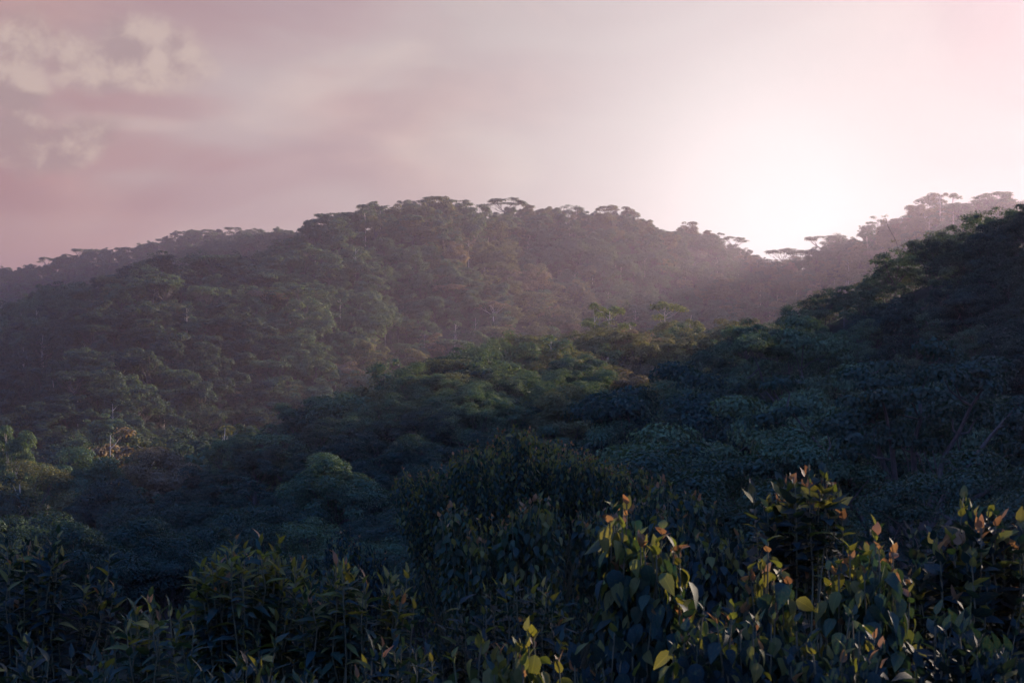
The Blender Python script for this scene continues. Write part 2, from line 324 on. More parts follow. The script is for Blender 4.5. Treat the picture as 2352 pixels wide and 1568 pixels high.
def make_tree(kind, seed, n_leaf, size, h=10.0):
    """returns trunk Geo and crown Geo of one tree h metres tall standing at the origin"""
    rs = np.random.RandomState(seed); T = Geo(); C = Geo(); clumps = []
    base_r = 0.022 * h if kind != 'tall' else 0.014 * h
    lean = rs.normal(0, 0.03 * h, 2)
    def limb(p0, p1, r0, r1, up=0.06, n=5):
        P = curve(p0, p1, (0, 0, -up * np.linalg.norm(np.subtract(p1, p0))), n, rs, 0.012 * h); T.tube(P, np.linspace(r0, r1, n), 5); return P
    if kind in ('umbrella', 'layered', 'feather'):
        fh = {'umbrella': 0.50, 'layered': 0.30, 'feather': 0.22}[kind] * h * rs.uniform(0.9, 1.1)
        fork = np.array([lean[0], lean[1], fh])
        T.tube(curve((0, 0, -0.06 * h), fork, (0, 0, 0), 5, rs, 0.008 * h), np.linspace(base_r * 1.3, base_r * 0.8, 5), 7)
        nl = rs.randint(6, 9); R = {'umbrella': 0.60, 'layered': 0.56, 'feather': 0.62}[kind] * h
        for k in range(nl):
            a = (k + rs.uniform(-0.3, 0.3)) * 2 * math.pi / nl; rr = R * rs.uniform(0.45, 0.95)
            dome = 1 - (rr / R) ** 2 * (0.14 if kind == 'umbrella' else 0.38)
            tip = fork + [math.cos(a) * rr, math.sin(a) * rr, 0]; tip[2] = h * 0.93 * dome * rs.uniform(0.9, 1.02)
            P = limb(fork, tip, base_r * 0.55, base_r * 0.12, 0.10, 6)
            clumps.append(tip)
            for q in range(rs.randint(3, 6)):
                s0 = P[rs.randint(2, 5)]; a2 = a + rs.normal(0, 0.8); rr2 = R * rs.uniform(0.14, 0.36)
                t2 = s0 + [math.cos(a2) * rr2, math.sin(a2) * rr2, 0]
                q2 = np.hypot(*(t2[:2] - fork[:2])) / R
                zz = h * 0.94 * (1 - min(q2, 1.2) ** 2 * (0.14 if kind == 'umbrella' else 0.40))
                t2[2] = zz * rs.uniform(0.93, 1.03) if kind == 'umbrella' else zz * rs.uniform(0.55, 1.02)
                limb(s0, t2, base_r * 0.22, base_r * 0.06, 0.08, 4); clumps.append(t2)
        clumps.append(fork + [0, 0, h * 0.93 - fork[2]])
        w = rs.uniform(0.6, 1.2, len(clumps)); w /= w.sum()
        for c, q in zip(clumps, w):
            pr = h * rs.uniform(0.10, 0.17)
            th = {'umbrella': 0.26, 'layered': 0.62, 'feather': 0.55}[kind]
            puff(C, rs, c, (pr, pr * rs.uniform(0.8, 1.1), pr * th), int(n_leaf * q), size, 0.9 if kind != 'feather' else 0.3, 0.0 if kind != 'feather' else 0.9, 0.25)
    elif kind == 'round':
        T.tube(curve((0, 0, -0.06 * h), (lean[0], lean[1], 0.55 * h), (0, 0, 0), 5, rs, 0.01 * h), np.linspace(base_r * 1.3, base_r * 0.5, 5), 7)
        rx, ry, rz = h * rs.uniform(0.32, 0.44), h * rs.uniform(0.32, 0.44), h * rs.uniform(0.34, 0.44); cz = h * 0.56
        nl = rs.randint(26, 38)
        for k in range(nl):
            v = norm(rs.normal(size=3)); v[2] = abs(v[2]) if v[2] < -0.55 else v[2]
            c = np.array([lean[0], lean[1], cz]) + v * np.array([rx, ry, rz]) * rs.uniform(0.45, 1.08)
            if k % 2 == 0: limb((lean[0] * 0.6, lean[1] * 0.6, h * rs.uniform(0.25, 0.5)), c, base_r * 0.4, base_r * 0.08, 0.08)
            pr = h * (0.055 + 0.12 * rs.rand() ** 1.4)
            puff(C, rs, c, (pr * rs.uniform(0.9, 1.4), pr, pr * rs.uniform(0.5, 0.85)), int(n_leaf / nl * (pr / (0.108 * h)) ** 2), size, 0.55, 0.15, 0.45)
    elif kind == 'tall':
        top = np.array([lean[0], lean[1], 0.93 * h]); P = curve((0, 0, -0.05 * h), top, (rs.normal(0, 0.02) * h, 0, 0), 8, rs, 0.006 * h)
        T.tube(P, np.linspace(base_r, base_r * 0.25, 8), 6)
        nl = rs.randint(9, 14)
        for k in range(nl):
            zf = rs.uniform(0.5, 0.97); a = rs.uniform(0, 6.28); rr = h * rs.uniform(0.05, 0.19) * (1.25 - abs(zf - 0.75))
            c = np.array([lean[0] * zf + math.cos(a) * rr, lean[1] * zf + math.sin(a) * rr, zf * h])
            limb((lean[0] * zf, lean[1] * zf, (zf - 0.12) * h), c, base_r * 0.3, base_r * 0.08, 0.05, 4)
            pr = h * rs.uniform(0.045, 0.085)
            puff(C, rs, c, (pr * 1.2, pr * 1.2, pr * 0.8), n_leaf // nl, size, 0.6, 0.15, 0.3)
    elif kind == 'forked':
        fork = np.array([0.0, 0.0, 0.13 * h]); br = 0.030 * h
        T.tube(curve((0, 0, -0.05 * h), fork, (0, 0, 0), 4), np.linspace(br * 1.25, br, 4), 8)
        for k, (a, rr, zz) in enumerate(((2.9, 0.46, 0.80), (2.3, 0.25, 0.96), (0.25, 0.50, 0.84), (1.0, 0.24, 0.98), (4.2, 0.34, 0.86), (5.4, 0.36, 0.90), (3.3, 0.60, 0.58), (6.1, 0.62, 0.66))):
            tip = np.array([math.cos(a) * rr * h, math.sin(a) * rr * h * 0.8, zz * h])
            P = curve(fork, tip, (-0.05 * tip[0], -0.05 * tip[1], 0.05 * h), 8, rs, 0.014 * h); T.tube(P, np.linspace(br * 0.62, br * 0.12, 8), 6); clumps.append(tip)
            for q in range(7):
                s0 = P[rs.randint(4, 8)]; t2 = s0 + rs.normal(0, 0.10 * h, 3) * [1, 1, 0.5] + [0, 0, 0.05 * h]
                if t2[2] > 0.46 * h: limb(s0, t2, br * 0.2, br * 0.05, 0.04, 4); clumps.append(t2)
        for c in clumps:
            pr = h * rs.uniform(0.07, 0.12); puff(C, rs, c, (pr, pr, pr * 0.42), n_leaf // len(clumps), size, 0.4, 0.8, 0.2)
    elif kind == 'bare':
        T.tube(curve((0, 0, -0.05 * h), (0, 0, 0.35 * h), (0.02 * h, 0, 0), 4), np.linspace(base_r, base_r * 0.7, 4), 6)
        for k in range(9):
            a = k * 2.4; rr = h * rs.uniform(0.2, 0.5)
            P = limb((0, 0, h * rs.uniform(0.2, 0.35)), (math.cos(a) * rr, math.sin(a) * rr, h * rs.uniform(0.7, 1.0)), base_r * 0.5, base_r * 0.1, 0.1, 6)
            for q in range(5):
                s0 = P[rs.randint(2, 6)]; t2 = s0 + rs.normal(0, 0.10 * h, 3) + [0, 0, 0.12 * h]; limb(s0, t2, base_r * 0.18, base_r * 0.05, 0.0, 4); clumps.append(t2)
        for c in clumps: puff(C, rs, c, (0.05 * h, 0.05 * h, 0.02 * h), n_leaf // len(clumps), size, 0.8, 0, 0.1)
    elif kind == 'bush':
        for k in range(5):
            a = k * 1.3; T.tube(curve((0, 0, -0.1), (math.cos(a) * h * 0.35, math.sin(a) * h * 0.35, h * 0.7), (0, 0, 0), 4), np.linspace(0.05, 0.015, 4), 4)
        nl = 16
        for k in range(nl):
            v = norm(rs.normal(size=3)); v[2] = abs(v[2])
            pr = h * rs.uniform(0.22, 0.36)
            puff(C, rs, v * h * np.array([0.75, 0.75, 0.62]), (pr, pr, pr * 0.7), n_leaf // nl, size, 0.5, 0.1, 0.4)
    return T, C

# prototypes: (kind, seeds, leaves, leaf size)
FAR = {}
def proto(key, kind, seeds, n, size):
    FAR[key] = []
    for s_ in seeds:
        T, C = make_tree(kind, s_, n, size)
        FAR[key].append((T.mesh(key + '_trunk', [MAT['bark']], True), C.mesh(key + '_crown', [MAT['green']]), T, C))
proto('umbrella', 'umbrella', (11, 12, 13, 14), 2600, 0.36)
proto('layered', 'layered', (21, 22, 23, 24), 3600, 0.36)
proto('round', 'round', (31, 32, 33, 34, 35), 4000, 0.36)
proto('tall', 'tall', (41, 42, 43, 44), 1100, 0.34)
proto('bush', 'bush', (51, 52), 900, 0.5)
proto('near_layered', 'layered', (61, 62, 63), 15000, 0.19)
proto('near_round', 'round', (71, 72, 73), 17000, 0.18)
proto('near_feather', 'feather', (81, 82, 83, 84), 20000, 0.21)
proto('forked', 'forked', (87,), 15000, 0.20)
proto('bare', 'bare', (91, 92), 700, 0.22)

# every standing tree of its own: Empty > trunk, crown
def tree(name, key, var, x, y, hgt, colour, label, cat='tree', group=None, rz=None, wide=1.0, bark='bark', rnd=random.Random(5)):
    tm, cm = FAR[key][var % len(FAR[key])][:2]
    e = link(name, None, None, (x, y, gz(x, y))); e.empty_display_size = 0.5
    e.rotation_euler = (0, 0, rnd.uniform(0, 6.28) if rz is None else rz); s_ = hgt / 10.0; e.scale = (s_ * wide, s_ * wide, s_)
    for nm, me, mt in (('trunk', tm, bark), ('crown', cm, colour)):
        o = link(nm, me, e); o.material_slots[0].link = 'OBJECT'; o.material_slots[0].material = MAT[mt]
    return tag(e, label, cat, group)

# ---- trees that stand out, placed by column, distance and the row their top reaches
SPECIAL = []
def hit(px, py, h, y0=330):
    """distance at which a tree h metres tall standing on the slope reaches row py in column px"""
    D = np.arange(y0, 1100, 2.0); z = terrain(U(px) * D, D)
    ok_ = np.where(z + h - EYE >= (HOR - py) / FPX * D)[0]
    return float(D[ok_[0]]) if len(ok_) else float(y0)
def stand(px, top, Y, key, var, colour, name, label, wide=1.0, bark='bark', group=None, cat='tree', hmin=3.0, rz=None):
    x = U(px) * Y; base = gz(x, Y); hgt = max(hmin, (EYE + (HOR - top) / FPX * Y) - base)
    SPECIAL.append((x, Y, hgt * 0.42 * wide))
    return tree(name, key, var, x, Y, hgt, colour, label, cat, group, rz, wide, bark)
# right-hand slope, nearest trees
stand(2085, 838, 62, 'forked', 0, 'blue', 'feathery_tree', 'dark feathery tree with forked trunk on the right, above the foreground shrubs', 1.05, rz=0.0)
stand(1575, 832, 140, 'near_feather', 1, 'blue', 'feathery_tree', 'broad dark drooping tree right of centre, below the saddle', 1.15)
stand(1850, 722, 185, 'near_feather', 2, 'green', 'feathery_tree', 'drooping tree at the foot of the right hill, its crown against the haze', 1.0)
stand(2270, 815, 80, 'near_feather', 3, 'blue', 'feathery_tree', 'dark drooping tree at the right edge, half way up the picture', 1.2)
stand(1700, 905, 105, 'near_feather', 3, 'green', 'feathery_tree', 'green drooping tree between the broad dark tree and the forked tree', 1.1)
stand(1985, 835, 115, 'near_feather', 1, 'green', 'feathery_tree', 'drooping tree just left of the forked tree on the right slope', 1.0)
stand(1830, 985, 62, 'near_layered', 1, 'green', 'broadleaf_tree', 'green broadleaf tree left below the forked tree', 1.05)
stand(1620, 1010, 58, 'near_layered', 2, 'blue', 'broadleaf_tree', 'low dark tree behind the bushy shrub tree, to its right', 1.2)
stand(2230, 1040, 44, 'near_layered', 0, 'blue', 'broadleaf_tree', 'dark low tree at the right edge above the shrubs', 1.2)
stand(1330, 795, 222, 'near_round', 0, 'green', 'broadleaf_tree', 'dark round-topped tree standing out on the spur right of centre', 1.0)
stand(1285, 825, 220, 'near_round', 2, 'green', 'broadleaf_tree', 'dark tree leaning on the left of the round-topped tree on the spur', 0.9)
stand(1300, 880, 188, 'near_round', 1, 'olive', 'broadleaf_tree', 'light-topped tree just below the dark round-topped tree on the spur', 1.1)
# left valley
stand(205, 1025, 205, 'near_round', 1, 'green', 'broadleaf_tree', 'rounded green tree low on the left valley slope', 1.05)
stand(385, 1022, 215, 'near_round', 2, 'rust', 'broadleaf_tree', 'domed dark tree with brownish edge in the left valley', 1.05)
stand(25, 945, 215, 'near_round', 0, 'green', 'broadleaf_tree', 'light green crown on a pale trunk at the left edge', 0.55, 'pale_bark')
stand(770, 1035, 150, 'near_round', 2, 'green', 'broadleaf_tree', 'round-headed green tree in the valley left of the bushy shrub tree', 0.95)
stand(515, 965, 232, 'tall', 0, 'olive', 'slender_tree', 'slender pale-trunked tree leaning over the left valley canopy', 0.9, 'pale_bark')
stand(250, 980, 225, 'tall', 1, 'rust', 'slender_tree', 'ragged pale dying tree above the rounded tree on the left', 1.0, 'pale_bark')
stand(345, 1000, 222, 'tall', 2, 'olive', 'slender_tree', 'small pale slender tree between the rounded and the domed tree', 0.9, 'pale_bark')
stand(45, 1060, 190, 'near_layered', 1, 'olive', 'broadleaf_tree', 'light-topped tree at the left edge above the foreground shrub', 1.1)
# lit brown crowns at the foot of the main hill
stand(990, 765, hit(990, 765, 14.2, 310), 'round', 1, 'rust', 'broadleaf_tree', 'broad rusty crown lit from the right where main hill meets spur', 1.35)
stand(790, 832, hit(790, 832, 13.5, 276), 'round', 2, 'rust', 'broadleaf_tree', 'large golden-brown crown at the foot of the main hill', 1.35)
stand(670, 880, hit(670, 880, 12.2, 258), 'round', 3, 'olive', 'broadleaf_tree', 'olive dome left of the large golden-brown crown', 1.3)
stand(850, 772, hit(850, 772, 12.8, 287), 'round', 4, 'olive', 'broadleaf_tree', 'olive round crown above the golden-brown crown', 1.2)
stand(1030, 652, hit(1030, 652, 14.9, 345), 'umbrella', 1, 'rust', 'umbrella_tree', 'rust-red umbrella crown in the middle of the main hill', 1.3)
stand(1170, 745, hit(1170, 745, 12.2, 368), 'round', 0, 'rust', 'broadleaf_tree', 'rusty low crown just above the spur crest', 1.3)
stand(1135, 690, hit(1135, 690, 14.9, 368), 'umbrella', 2, 'rust', 'umbrella_tree', 'pale-limbed flat tree on the main hill above the spur', 0.9, 'pale_bark')
stand(605, 665, hit(605, 665, 14.9, 345), 'umbrella', 3, 'rust', 'umbrella_tree', 'lone rusty flat crown high on the left of the main hill', 1.1)
# slender pale trees on the spur crest
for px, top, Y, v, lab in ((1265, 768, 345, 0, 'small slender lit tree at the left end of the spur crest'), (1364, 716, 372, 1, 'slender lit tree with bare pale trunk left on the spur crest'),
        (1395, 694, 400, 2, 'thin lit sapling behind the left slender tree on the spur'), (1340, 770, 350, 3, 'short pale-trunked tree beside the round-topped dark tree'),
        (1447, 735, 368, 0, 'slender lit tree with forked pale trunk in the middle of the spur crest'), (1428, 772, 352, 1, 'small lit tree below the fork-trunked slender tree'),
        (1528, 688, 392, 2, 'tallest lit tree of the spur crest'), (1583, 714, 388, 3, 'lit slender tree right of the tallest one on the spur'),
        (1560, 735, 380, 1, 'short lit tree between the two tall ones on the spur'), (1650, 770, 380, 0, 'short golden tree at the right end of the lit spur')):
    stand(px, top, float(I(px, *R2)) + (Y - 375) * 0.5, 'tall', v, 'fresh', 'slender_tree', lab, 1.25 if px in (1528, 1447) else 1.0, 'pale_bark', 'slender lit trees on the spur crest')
# crest of the main hill, the saddle and the hills to the right
for px, top, Y, key, v, c, w, lab in (
        (865, 468, 545, 'round', 0, 'green', 1.5, 'broad dark round tree at the left end of the main summit'),
        (968, 464, 556, 'layered', 0, 'green', 1.2, 'flat-topped tree left of the highest summit umbrella tree'),
        (1000, 458, 560, 'umbrella', 1, 'green', 1.2, 'highest umbrella tree on the left of the main summit'),
        (1045, 462, 560, 'umbrella', 2, 'green', 1.1, 'umbrella tree with open limbs on the main summit'),
        (1160, 459, 566, 'umbrella', 3, 'green', 1.35, 'wide umbrella tree alone on the right of the main summit'),
        (1210, 474, 575, 'round', 1, 'olive', 1.0, 'round crown beside the wide summit umbrella tree'),
        (1305, 475, 580, 'layered', 0, 'green', 1.4, 'flat spreading tree half way down the summit crest'),
        (1395, 476, 588, 'umbrella', 1, 'olive', 1.0, 'see-through tree on the crest right of the summit'),
        (1445, 480, 592, 'round', 2, 'olive', 1.1, 'rounded tree on the crest above the haze'),
        (1580, 512, 615, 'round', 3, 'olive', 1.2, 'round crown on the crest where it drops to the saddle'),
        (1625, 530, 630, 'round', 4, 'olive', 1.0, 'small round head on the crest left of the saddle'),
        (1685, 547, 650, 'umbrella', 2, 'green', 1.1, 'umbrella tree jutting out of the slope left of the saddle'),
        (1715, 574, 660, 'layered', 3, 'green', 0.9, 'low spreading tree at the left end of the saddle'),
        (1800, 574, 680, 'umbrella', 0, 'green', 1.25, 'umbrella tree in the middle of the saddle against the glow'),
        (1835, 577, 672, 'umbrella', 1, 'green', 1.0, 'low umbrella tree at the right end of the saddle'),
        (1885, 545, 642, 'umbrella', 2, 'green', 1.3, 'flat tree on the slope right of the saddle'),
        (1925, 540, 630, 'layered', 3, 'green', 1.1, 'flat tree higher up the slope right of the saddle'),
        (1988, 515, 606, 'round', 0, 'green', 0.9, 'small round tree on the crest of the hazy right hill'),
        (2018, 500, 596, 'tall', 1, 'green', 1.2, 'thin tree sticking out of the hazy right hill crest'),
        (2130, 452, 558, 'round', 1, 'green', 1.5, 'big round tree on top of the hazy right hill'),
        (2187, 446, 548, 'tall', 2, 'green', 1.3, 'tall ragged tree on top of the hazy right hill'),
        (2240, 466, 536, 'layered', 3, 'green', 1.2, 'flat tree right of the hilltop on the hazy right hill'),
        (2295, 462, 528, 'umbrella', 0, 'green', 1.2, 'flat tree at the right end of the hazy hill'),
        (720, 503, 518, 'round', 4, 'green', 1.2, 'dark crown on the main crest just right of the far ridge'),
        (765, 492, 525, 'umbrella', 2, 'green', 1.2, 'flat crown on the main crest left of the summit')):
    stand(px, top - 5, float(I(px, *R1)) - 4, key, v, c, {'umbrella': 'umbrella_tree', 'tall': 'slender_tree', 'round': 'broadleaf_tree', 'layered': 'broadleaf_tree'}[key], lab, w, 'bark', 'trees along the crest')
stand(2108, 553, 243, 'bare', 0, 'olive', 'bare_tree', 'nearly bare spreading tree on the crest of the right hill', 1.0)
stand(2010, 598, 300, 'tall', 3, 'olive', 'slender_tree', 'pale trunk rising behind the crest of the right hill', 0.7, 'pale_bark')
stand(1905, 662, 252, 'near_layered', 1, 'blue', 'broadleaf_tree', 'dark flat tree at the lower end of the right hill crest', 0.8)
for px, top, v, lab in ((188, 570, 0, 'umbrella tree standing out on the far left ridge'), (215, 572, 1, 'second umbrella tree beside it on the far left ridge'), (110, 590, 2, 'rounded tree low on the far left ridge'),
                        (585, 524, 3, 'small tree near the top of the far left ridge'), (420, 531, 1, 'flat tree on the flat top of the far left ridge')):
    stand(px, top, 1346, 'umbrella', v, 'green', 'umbrella_tree', lab, 1.1, 'bark', 'trees on the far left ridge')

# ---- the forest that clothes the slopes
rs = np.random.RandomState(17)
cand = []
def scatter(Y0_, Y1_, sp, px0=-160, px1=2520):
    yy = Y0_
    while yy < Y1_:
        xs = np.arange(U(px0) * yy, U(px1) * yy, sp)
        x = xs + rs.uniform(-0.45, 0.45, len(xs)) * sp; y = yy + rs.uniform(-0.45, 0.45, len(xs)) * sp
        cand.append(np.stack([x, y, np.full(len(xs), sp)], 1)); yy += sp
scatter(42, 100, 4.6, 1560, 2560); scatter(100, 200, 5.4, 1150, 2560); scatter(110, 240, 6.5, 2560, 4300); scatter(105, 200, 6.0, -120, 1150)  # the stretch right of the frame adds unseen trees to dapple the foreground
scatter(200, 345, 6.6); scatter(345, 560, 8.5); scatter(560, 1180, 10.0); scatter(1010, 1420, 12.0, -160, 820)
cand = np.concatenate(cand)
X, Y, SP = cand.T; Z = terrain(X, Y); PX = X / Y * FPX + W / 2
# which hill a point belongs to
zone = np.where((Y > I(PX, *R1) + 130) & (PX < 900), 'far', np.where((Y > I(PX, *R2) + 25) & (Y > I(PX, *R3) + 25), 'main', np.where((PX > 1480) & (Y < I(PX, *R3) + 25), 'right', np.where(Y > 175, 'spur', 'valley'))))
zone = np.where((zone == 'spur') & (PX < 520), 'main', zone)
hgt = np.where(zone == 'main', (6.5 + 8.5 * rs.rand(len(X)) ** 1.3) * np.clip(0.95 + (Y - 250) / 550 * 0.5, 0.95, 1.45), np.where(zone == 'far', rs.uniform(9, 16, len(X)), np.where(zone == 'right', rs.uniform(5.0, 8.5, len(X)), rs.uniform(7, 11, len(X)))))
hgt = np.where(Y < 100, np.minimum(hgt, 3.0 + 3.2 * rs.rand(len(X))), hgt)
crest = (zone == 'main') & (np.abs(Y - I(PX, *R1)) < 42)
hgt = np.where(crest, 8.5 + 7.0 * rs.rand(len(X)) ** 1.6, hgt)
# do not let trees reach over the crest lines more than their share, nor stand in the chosen trees
ok = np.ones(len(X), bool)
ok &= ~((np.abs(PX - 2085) < 330) & (Y < 66))    # a clearing in front of the forked tree
for sx, sy, sr in SPECIAL: ok &= np.hypot(X - sx, Y - sy) > sr * (0.9 if sy < 260 else 0.55)
X, Y, SP, Z, PX, zone, hgt = (v[ok] for v in (X, Y, SP, Z, PX, zone, hgt))
top = HOR - (Z + hgt - EYE) / Y * FPX
# what stands in front: sweep outwards keeping the skyline of each column
order = np.argsort(Y); hz = np.full(700, 1e9); vis = np.zeros(len(X))
for i in order:
    b = int((PX[i] + 200) / 4); hw = max(1, int(hgt[i] * 0.40 / Y[i] * FPX / 4)); lo, hi = max(0, b - hw), min(700, b + hw + 1)
    if lo >= hi: continue
    cur = hz[lo:hi]; vis[i] = np.median(cur) - top[i]
    hz[lo:hi] = np.minimum(cur, HOR - (Z[i] + hgt[i] * 0.55 - EYE) / Y[i] * FPX)
keep = vis > -25
X, Y, Z, PX, zone, hgt, top, vis = (v[keep] for v in (X, Y, Z, PX, zone, hgt, top, vis))
nT = len(X)
kinds = np.empty(nT, object); cols = np.empty(nT, object)
patch = np.sin(X * 0.031 + 1.3) + np.sin(Y * 0.027 + X * 0.013) + rs.normal(0, 0.8, nT)
for i in range(nT):
    z_, q, r_ = zone[i], patch[i], rs.rand()
    if z_ == 'main':
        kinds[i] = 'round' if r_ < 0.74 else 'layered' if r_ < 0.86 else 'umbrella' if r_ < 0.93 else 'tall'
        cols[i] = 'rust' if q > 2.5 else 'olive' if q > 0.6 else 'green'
        if PX[i] < 620 and rs.rand() < 0.92: cols[i] = 'blue' if Y[i] < 560 or rs.rand() < 0.5 else 'green'  # darker foliage colour on the left slope stands in for shade
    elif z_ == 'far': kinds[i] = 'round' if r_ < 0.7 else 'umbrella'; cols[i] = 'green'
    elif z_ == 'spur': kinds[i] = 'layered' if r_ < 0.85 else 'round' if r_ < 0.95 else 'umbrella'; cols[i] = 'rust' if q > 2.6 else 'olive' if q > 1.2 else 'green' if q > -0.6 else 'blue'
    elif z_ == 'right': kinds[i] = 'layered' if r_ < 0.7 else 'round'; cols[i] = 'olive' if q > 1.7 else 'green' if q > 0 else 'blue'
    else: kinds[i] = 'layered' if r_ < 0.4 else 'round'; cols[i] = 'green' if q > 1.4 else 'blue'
sizepx = hgt / Y * FPX * np.clip(vis / 30, 0.05, 1)
single = np.zeros(nT, bool)
broad = np.isin(kinds, ['round', 'layered'])
idx = np.where(broad & (vis > 3))[0]; single[idx[np.argsort(-sizepx[idx])[:262]]] = True
idx = np.where((kinds == 'umbrella') & (vis > 3))[0]; single[idx[np.argsort(-sizepx[idx])[:90]]] = True
idx = np.where((kinds == 'tall') & (vis > 3))[0]; single[idx[np.argsort(-sizepx[idx])[:50]]] = True
CW = {'green': 'green', 'olive': 'olive', 'rust': 'rusty', 'blue': 'dark bluish'}
def where(px, py, z_):
    side = 'far left' if px < 420 else 'left' if px < 900 else 'middle' if px < 1450 else 'right' if px < 1950 else 'far right'
    if z_ == 'main': return ('upper' if py < 640 else 'middle' if py < 800 else 'lower') + ' main hill, ' + side
    if z_ == 'spur': return ('upper' if py < 850 else 'lower') + ' face of the spur, ' + side
    if z_ == 'right': return ('crest of' if py < 700 else 'upper' if py < 850 else 'lower') + ' right hill, ' + side
    if z_ == 'far': return 'far left ridge, ' + side
    return 'valley floor, ' + side
ORD = 'first second third fourth fifth sixth seventh eighth ninth tenth eleventh twelfth thirteenth fourteenth fifteenth sixteenth seventeenth eighteenth nineteenth twentieth'.split()
DS = {'round': 'round-crowned tree', 'layered': 'spreading tree', 'umbrella': 'flat-topped umbrella tree', 'tall': 'slender pale-trunked tree'}
base_label = {i: f"{CW[cols[i]]} {DS[kinds[i]]} on the {where(PX[i], top[i], zone[i])}" for i in np.where(single)[0]}
by_label = {}
for i in sorted(base_label, key=lambda q: PX[q]): by_label.setdefault(base_label[i], []).append(i)
full_label = {}
for lb, ids in by_label.items():
    for k, i in enumerate(ids): full_label[i] = lb if len(ids) == 1 else f"{lb}, {ORD[k] if k < len(ORD) else str(k + 1) + 'th'} from left"
for i in np.where(single)[0]:
    near = Y[i] < 215
    k = kinds[i]; key = ('near_' + k) if near and k in ('layered', 'round') else k
    if near and zone[i] == 'right' and rs.rand() < 0.35: key = 'near_feather'
    nm = {'round': 'broadleaf_tree', 'layered': 'broadleaf_tree', 'umbrella': 'umbrella_tree', 'tall': 'slender_tree'}[k]
    lab = full_label[i]
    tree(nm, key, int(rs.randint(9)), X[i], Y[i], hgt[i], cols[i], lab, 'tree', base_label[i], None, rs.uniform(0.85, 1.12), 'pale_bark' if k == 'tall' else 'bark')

# the rest of the wood reads as one mass on each hill: points that carry whole trees
SRC = bpy.data.collections.new('forest_source'); src_index = {}
for key in ('umbrella', 'layered', 'round', 'tall', 'bush'):
    for v in range(len(FAR[key])):
        T, C = FAR[key][v][2:4]
        tv, cv = T.verts(), C.verts(); tf, cf = T.faces()[0], C.faces()
        fs, fm = [], []
        for f in cf: fs.append(f); fm += [1] * len(f)
        fs.append(tf + len(cv)); fm += [0] * len(tf)
        for c in ('green', 'olive', 'rust', 'blue'):
            me = mesh_from('forest_tree', np.concatenate([cv, tv]), fs, [MAT['pale_bark' if key == 'tall' else 'bark'], MAT[c]], False, fm) if c == 'green' else me0
            me0 = me
            o = bpy.data.objects.new(f'source_{len(src_index):03d}', me); SRC.objects.link(o)
            o.material_slots[1].link = 'OBJECT'; o.material_slots[1].material = MAT[c]
            src_index[(key, v, c)] = len(src_index)
def gn_forest():
    t = bpy.data.node_groups.new('forest_points', 'GeometryNodeTree')
    t.interface.new_socket('Geometry', in_out='INPUT', socket_type='NodeSocketGeometry'); t.interface.new_socket('Geometry', in_out='OUTPUT', socket_type='NodeSocketGeometry')
    gi, go = t.nodes.new('NodeGroupInput'), t.nodes.new('NodeGroupOutput')
    ci = t.nodes.new('GeometryNodeCollectionInfo'); ci.inputs[0].default_value = SRC; ci.inputs[1].default_value = True; ci.inputs[2].default_value = True
    ip = t.nodes.new('GeometryNodeInstanceOnPoints'); ip.inputs['Pick Instance'].default_value = True
    t.links.new(gi.outputs[0], ip.inputs['Points']); t.links.new(ci.outputs[0], ip.inputs['Instance']); t.links.new(ip.outputs[0], go.inputs[0])
    for nm, dt, sk in (('tree_index', 'INT', 'Instance Index'), ('tree_turn', 'FLOAT_VECTOR', 'Rotation'), ('tree_scale', 'FLOAT_VECTOR', 'Scale')):
        a = t.nodes.new('GeometryNodeInputNamedAttribute'); a.data_type = dt; a.inputs[0].default_value = nm
        t.links.new(a.outputs[0], ip.inputs[sk])
    return t
GN = gn_forest()
def forest(name, label, P, index, turn, scale):
    me = bpy.data.meshes.new(name); me.vertices.add(len(P)); me.vertices.foreach_set('co', np.asarray(P, np.float32).ravel())
    a = me.attributes.new('tree_index', 'INT', 'POINT'); a.data.foreach_set('value', np.asarray(index, np.int32))
    a = me.attributes.new('tree_turn', 'FLOAT_VECTOR', 'POINT'); a.data.foreach_set('vector', np.asarray(turn, np.float32).ravel())
    a = me.attributes.new('tree_scale', 'FLOAT_VECTOR', 'POINT'); a.data.foreach_set('vector', np.asarray(scale, np.float32).ravel())
    o = link(name, me); md = o.modifiers.new('forest', 'NODES'); md.node_group = GN
    return tag(o, label, 'forest', None, 'stuff')
for z_, nm, lab in (('far', 'forest', 'hazy forest over the far left ridge'), ('main', 'forest', 'closed forest canopy over the main hill and saddle'),
                    ('spur', 'forest', 'forest canopy filling in the spur below the main hill'), ('right', 'forest', 'dark forest filling in the right hill, with added unseen shade trees'), ('valley', 'forest', 'dark forest on the valley floor at left')):
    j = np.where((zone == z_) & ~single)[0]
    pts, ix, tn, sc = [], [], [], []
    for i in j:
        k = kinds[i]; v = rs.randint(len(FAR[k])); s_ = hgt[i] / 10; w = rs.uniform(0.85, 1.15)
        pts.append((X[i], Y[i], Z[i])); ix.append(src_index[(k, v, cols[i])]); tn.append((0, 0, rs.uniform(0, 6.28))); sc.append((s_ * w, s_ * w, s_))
    # undergrowth between the trunks
    jj = np.where(zone == z_)[0]
    for i in (np.repeat(jj, 2) if z_ == 'main' else jj):
        x, y = X[i] + rs.uniform(-4, 4), Y[i] + rs.uniform(-4, 4); s_ = rs.uniform(0.15, 0.32) * (0.6 if Y[i] < 110 else 1.7 if z_ == 'main' else 1)
        pts.append((x, y, gz(x, y))); ix.append(src_index[('bush', rs.randint(2), 'green' if rs.rand() < 0.7 else 'olive')]); tn.append((0, 0, rs.uniform(0, 6.28))); sc.append((s_, s_, s_))
    if pts: forest(nm, lab, pts, ix, tn, sc)

